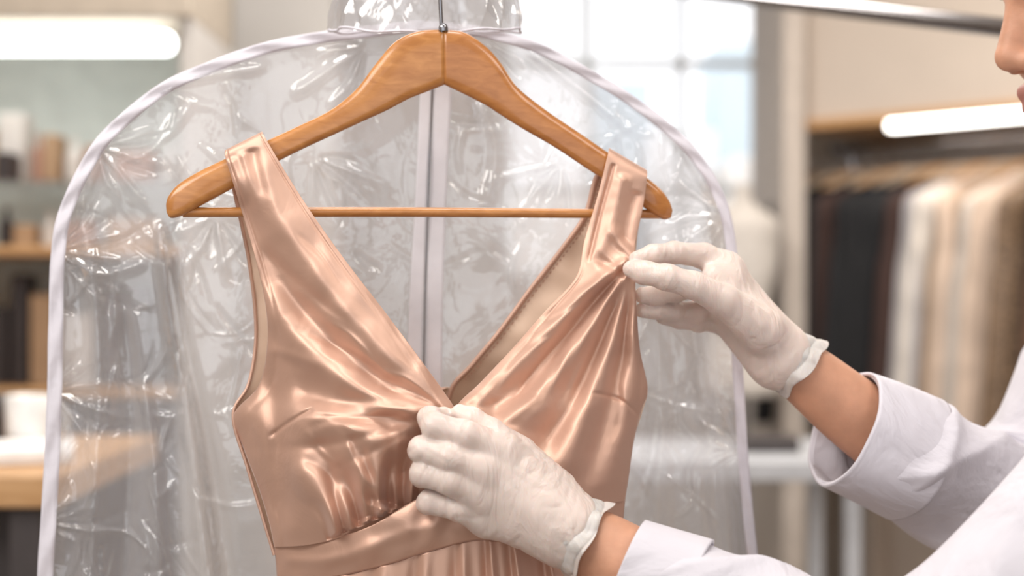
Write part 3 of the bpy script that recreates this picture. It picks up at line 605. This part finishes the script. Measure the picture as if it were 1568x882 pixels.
for i,k in enumerate(seq):
    if s_>Lr-0.15: break
    th_=np.linspace(0,2*np.pi,36,endpoint=False); length=rs.uniform(0.70,0.80) if k<3 else rs.uniform(0.62,0.95)
    tilt=rs.uniform(0.85,1.25)
    ph=rs.uniform(0,6)
    prof=[(0,0.02,0.012),(0.02,0.035,0.018),(0.05,0.10,0.022),(0.09,0.17,0.026),(0.13,0.20,0.028),(0.3,0.19,0.030),(0.6,0.20,0.034),(1.0,0.22,0.038)]
    c=crv(prof,22); ring=[]
    for (t,wd,tk) in c:
        fold=1+(0.26*np.sin(6*th_+ph)+0.15*np.sin(11*th_+2*ph))*min(1,t*2.5)
        lw=wd*np.cos(th_)*fold; tw=tk*np.sin(th_)*fold
        zc=zr-0.09-t*length
        cs_,sn=math.cos(tilt),math.sin(tilt)
        sx=s_+lw*cs_-tw*sn; bx=bk+0.02+lw*sn+tw*cs_
        ring.append(np.stack([A[0]+dirv[0]*sx+nrm[0]*bx,A[1]+dirv[1]*sx+nrm[1]*bx,np.full_like(lw,zc)],-1))
    pts=np.array(ring); nv_,nu_,_=pts.shape; idx=np.arange(nv_*nu_).reshape(nv_,nu_); idx=np.concatenate([idx,idx[:,:1]],1)+base
    f_=np.stack([idx[:-1,:-1],idx[1:,:-1],idx[1:,1:],idx[:-1,1:]],-1).reshape(-1,4)
    Vs.append(pts.reshape(-1,3)); Fs.append(f_); MI+= [k]*len(f_); base+=nv_*nu_
    q=onr(s_,bk,zr)
    hk=[(q[0],q[1],zr-0.10,0.002),(q[0],q[1],zr-0.02,0.002),(q[0]+nrm[0]*0.017,q[1]+nrm[1]*0.017,zr+0.006,0.002),(q[0],q[1],zr+0.019,0.002),(q[0]-nrm[0]*0.017,q[1]-nrm[1]*0.017,zr,0.002)]
    attach(tube('hanger_hook_%d'%i,hk,M['steel'],n=16,m=6),rack)
    e0=onr(s_-0.14*cs_,bk-0.14*sn,zr-0.13); e1=onr(s_+0.14*cs_,bk+0.14*sn,zr-0.13)
    attach(tube('hanger_wood_%d'%i,[e0+(0.005,),(q[0],q[1],zr-0.075,0.008),e1+(0.005,)],M['wood'] if i%3==0 else M['palewood'],n=14,m=8,caps=True),rack)
    s_+=rs.uniform(0.044,0.054)
attach(mk('hanging_clothes',np.concatenate(Vs),np.concatenate(Fs),cm,mi=MI),rack)

# ---- counter (right, white)
ct=empty('display_counter',(1.0,3.3,0))
white=pmat('white_laminate',(0.62,0.64,0.68),rough=0.3)
a=P(900,705,3.3); b=P(1330,705,3.3); zc=P(0,700,3.3)[2]
attach(box('top',((a[0]+b[0])/2,3.45,zc-0.02),(b[0]-a[0],0.5,0.045),white),ct)
dk=pmat('dark_cabinet',(0.06,0.05,0.05),rough=0.6)
for i,x in enumerate((a[0]+0.05,b[0]-0.05)):
    for j,y in enumerate((3.25,3.65)): attach(box('leg_%d%d'%(i,j),(x,y,(zc-0.04)/2),(0.035,0.035,zc-0.04),white),ct)
attach(box('lower_shelf',((a[0]+b[0])/2,3.45,0.35),(b[0]-a[0]-0.05,0.45,0.03),white),ct)
attach(box('storage_box',((a[0]+b[0])/2+0.1,3.45,0.47),(0.3,0.3,0.2),dk),ct)
q=P(1175,690,3.4); box('black_wallet',(q[0],3.4,zc+0.02),(0.14,0.09,0.035),dk)
# ---- dress form near the window
df=empty('dress_form',P(1148,360,4.35))
dfm=pmat('linen_form',(0.60,0.56,0.52),rough=0.8)
c0=P(1136,0,4.35)
prof=[(1.67,0.026),(1.63,0.027),(1.60,0.045),(1.575,0.09),(1.54,0.115),(1.48,0.11),(1.40,0.105),(1.31,0.085),(1.24,0.09),(1.14,0.115),(1.05,0.125),(1.02,0.11)]
attach(tube('torso',[(c0[0],4.35,z_,r_) for z_,r_ in prof],dfm,n=60,m=40,flat=0.65,caps=True),df)
attach(tube('stand_pole',[(c0[0],4.35,1.04,0.015),(c0[0],4.35,0.4,0.015),(c0[0],4.35,0.03,0.015)],M['steel'],n=6,m=12),df)
attach(tube('stand_base',[(c0[0],4.35,0.035,0.16),(c0[0],4.35,0.02,0.17),(c0[0],4.35,0.001,0.17)],M['steel'],n=4,m=40,caps=True),df)

# ---- left display shelving
sh=empty('display_shelf',(-1.4,3.4,0))
cream=pmat('cream_panel',(0.44,0.38,0.31),rough=0.7); pale=pmat('pale_back_panel',(0.62,0.67,0.64),rough=0.6)
xr=P(292,0,3.2)[0]; xl=-2.55; xm=(xl+xr)/2; wd=xr-xl
zs=lambda v,d=3.3: P(0,v,d)[2]
attach(box('soffit',(xm,3.45,(zs(38)+2.45)/2),(wd,0.5,2.45-zs(38)),cream),sh)
attach(box('back_panel',(xm,3.69,1.22),(wd,0.02,2.44),pale,bev=0),sh)
attach(box('side_panel',(xr-0.015,3.45,zs(38)/2),(0.03,0.46,zs(38)),wallg),sh)
attach(box('side_panel_b',(xl+0.015,3.45,zs(38)/2),(0.03,0.46,zs(38)),wallg),sh)
attach(box('glass_shelf',(xm,3.45,zs(282)),(wd-0.06,0.42,0.012),M['glass'],bev=0),sh)
attach(box('oak_shelf',(xm,3.45,zs(385)),(wd-0.06,0.44,0.022),M['wood']),sh)
attach(box('low_shelf',(xm,3.45,zs(600)),(wd-0.06,0.44,0.022),M['wood']),sh)
attach(box('dark_cupboard',(xm,3.46,zs(600)/2-0.01),(wd-0.06,0.42,zs(600)-0.03),dk),sh)
p0=P(-300,45,3.1); p1=P(232,68,3.1)
tub=pmat('fluorescent_tube',(1,1,1),emit=(0.95,1.0,0.98),es=7)
attach(box('light_tube',((p0[0]+p1[0])/2,3.3,zs(66)),(p1[0]-p0[0],0.05,0.045),tub,bev=0.015),sh)
items=pmat('kraft_box',(0.50,0.33,0.20),rough=0.8); it2=pmat('white_box',(0.78,0.74,0.70),rough=0.7); it3=pmat('dark_box',(0.04,0.03,0.03),rough=0.5); it4=pmat('rose_box',(0.52,0.30,0.22),rough=0.7)
def ibox(nm,u0,u1,v0,v1,d,mat): 
    a=P(u0,v0,d); b=P(u1,v1,d); return attach(box(nm,((a[0]+b[0])/2,d,(a[2]+b[2])/2),(b[0]-a[0],0.08,a[2]-b[2]),mat,bev=0.006),sh)
def bottle(nm,u0,v0,v1,rad,d,mat):
    a=P(u0,v0,d); b=P(u0,v1,d); h=a[2]-b[2]
    attach(tube(nm,[(a[0],d,b[2],rad),(a[0],d,b[2]+h*0.35,rad),(a[0],d,b[2]+h*0.62,rad*0.95),(a[0],d,b[2]+h*0.78,rad*0.4),(a[0],d,b[2]+h,rad*0.4)],mat,n=24,m=20,caps=True),sh)
k=0
for (u0,u1,v0,v1,mt) in [(5,45,176,279,it2),(-40,0,200,279,items),(0,24,235,279,it3),(74,96,208,279,items),(136,160,225,279,it4),(180,240,232,279,it4),(28,60,345,382,items),(100,150,340,382,it4),(170,250,335,382,items),
   (-10,20,470,597,it3),(24,50,420,597,it3),(54,90,450,597,items),(100,150,480,597,it2),(160,230,440,597,it3),(-60,-14,430,597,it2)]:
    ibox('shelf_item_%d'%k,u0,u1,v0,v1,3.34 if k==2 else 3.43,mt); k+=1
for j,(u0,v0,v1,rad,mt) in enumerate([(60,205,279,0.016,it4),(114,212,279,0.022,it2),(10,318,382,0.018,it3),(78,325,382,0.02,it2),(262,215,279,0.02,it2)]): bottle('shelf_bottle_%d'%j,u0,v0,v1,rad,3.42,mt)
# ---- work table (left) with mug and papers
tb=empty('work_table',(-1.2,2.4,0)); zt2=P(0,728,2.15)[2]
xr2=P(135,0,2.3)[0]
attach(box('top',((-2.3+xr2)/2,2.45,zt2-0.025),(xr2+2.3,0.6,0.05),M['wood'],bev=0.006),tb)
for i,(x,y) in enumerate([(-2.2,2.2),(-2.2,2.7),(xr2-0.06,2.2),(xr2-0.06,2.7)]): attach(box('leg_%d'%i,(x,y,(zt2-0.05)/2),(0.05,0.05,zt2-0.05),dk),tb)
attach(box('drawer_case',((-2.3+xr2)/2,2.5,zt2-0.20),(xr2+2.1,0.45,0.28),dk),tb)
pap=pmat('paper',(0.85,0.83,0.82),rough=0.8)
q=P(-30,700,2.3); box('paper_stack',(q[0],2.35,zt2+0.012),(0.26,0.2,0.022),pap,rot=0.3)
q=P(45,0,2.5); mug=empty('coffee_mug',(q[0],2.5,zt2))
prof=[(0.0,0.028),(0.004,0.036),(0.02,0.040),(0.06,0.041),(0.092,0.042),(0.094,0.039),(0.06,0.037),(0.012,0.034),(0.010,0.001)]
pts=np.array([[(q[0]+r_*math.cos(a),2.5+r_*math.sin(a),zt2+0.001+h_) for a in np.linspace(0,2*np.pi,40,endpoint=False)] for h_,r_ in prof])
cer=pmat('white_ceramic',(0.85,0.84,0.82),rough=0.2)
attach(grid('cup',pts,cer,closed=True),mug)
attach(tube('handle',[(q[0]+0.038,2.5,zt2+0.075,0.005),(q[0]+0.06,2.5,zt2+0.07,0.005),(q[0]+0.066,2.5,zt2+0.045,0.005),(q[0]+0.038,2.5,zt2+0.022,0.005)],cer,n=16,m=10),mug)
q=P(5,0,2.6); box('black_pouch',(q[0]-0.05,2.6,zt2+0.045),(0.16,0.1,0.09),it3,bev=0.02)

# ============================================================ LIGHT
w=bpy.data.worlds.new('sky_daylight'); S.world=w; w.use_nodes=True
bg=w.node_tree.nodes['Background']; bg.inputs[0].default_value=(0.96,0.97,1.0,1); bg.inputs[1].default_value=1.75
def area(name,loc,tgt,sx,sy,pw,col):
    l=bpy.data.lights.new(name,'AREA'); l.shape='RECTANGLE'; l.size=sx; l.size_y=sy; l.energy=pw; l.color=col
    o=bpy.data.objects.new(name,l); S.collection.objects.link(o); o.location=loc
    o.rotation_euler=(Vector(tgt)-Vector(loc)).to_track_quat('-Z','Y').to_euler(); return o
area('added_key_softbox',(-1.2,0.1,2.70),(0,1.2,1.2),1.6,1.1,46,(1,0.96,0.92))  # added softbox aimed at the garment, not a ceiling fixture
area('added_sheen_fill',(1.4,0.2,2.8),(0.2,1.2,1.2),0.9,0.6,14,(1,0.93,0.86))  # extra area light from the right, put in for satin sheen
area('added_back_area',(-0.3,3.0,2.85),(-0.3,3.0,0),1.6,0.5,50,(1,0.94,0.88))  # added area light to brighten the back of the room
area('added_overhead_area',(0.0,0.95,2.85),(0.0,1.15,0),0.8,0.4,15,(1,0.97,0.94))  # added area light above the dress, for light from the top
area('added_rack_area',(1.7,2.9,2.85),(1.7,4.0,1.0),0.8,0.5,34,(1,0.92,0.82))  # added warm area light to brighten the clothes rack

cam=bpy.data.cameras.new('camera'); co=bpy.data.objects.new('camera',cam); S.collection.objects.link(co)
co.location=(0,0,CZ); co.rotation_euler=(math.pi/2,0,0); cam.lens=50; cam.sensor_width=36; cam.clip_start=0.05
cam.dof.use_dof=True; cam.dof.focus_distance=1.175; cam.dof.aperture_fstop=2.5
S.camera=co
S.view_settings.view_transform='Standard'; S.view_settings.exposure=0.0
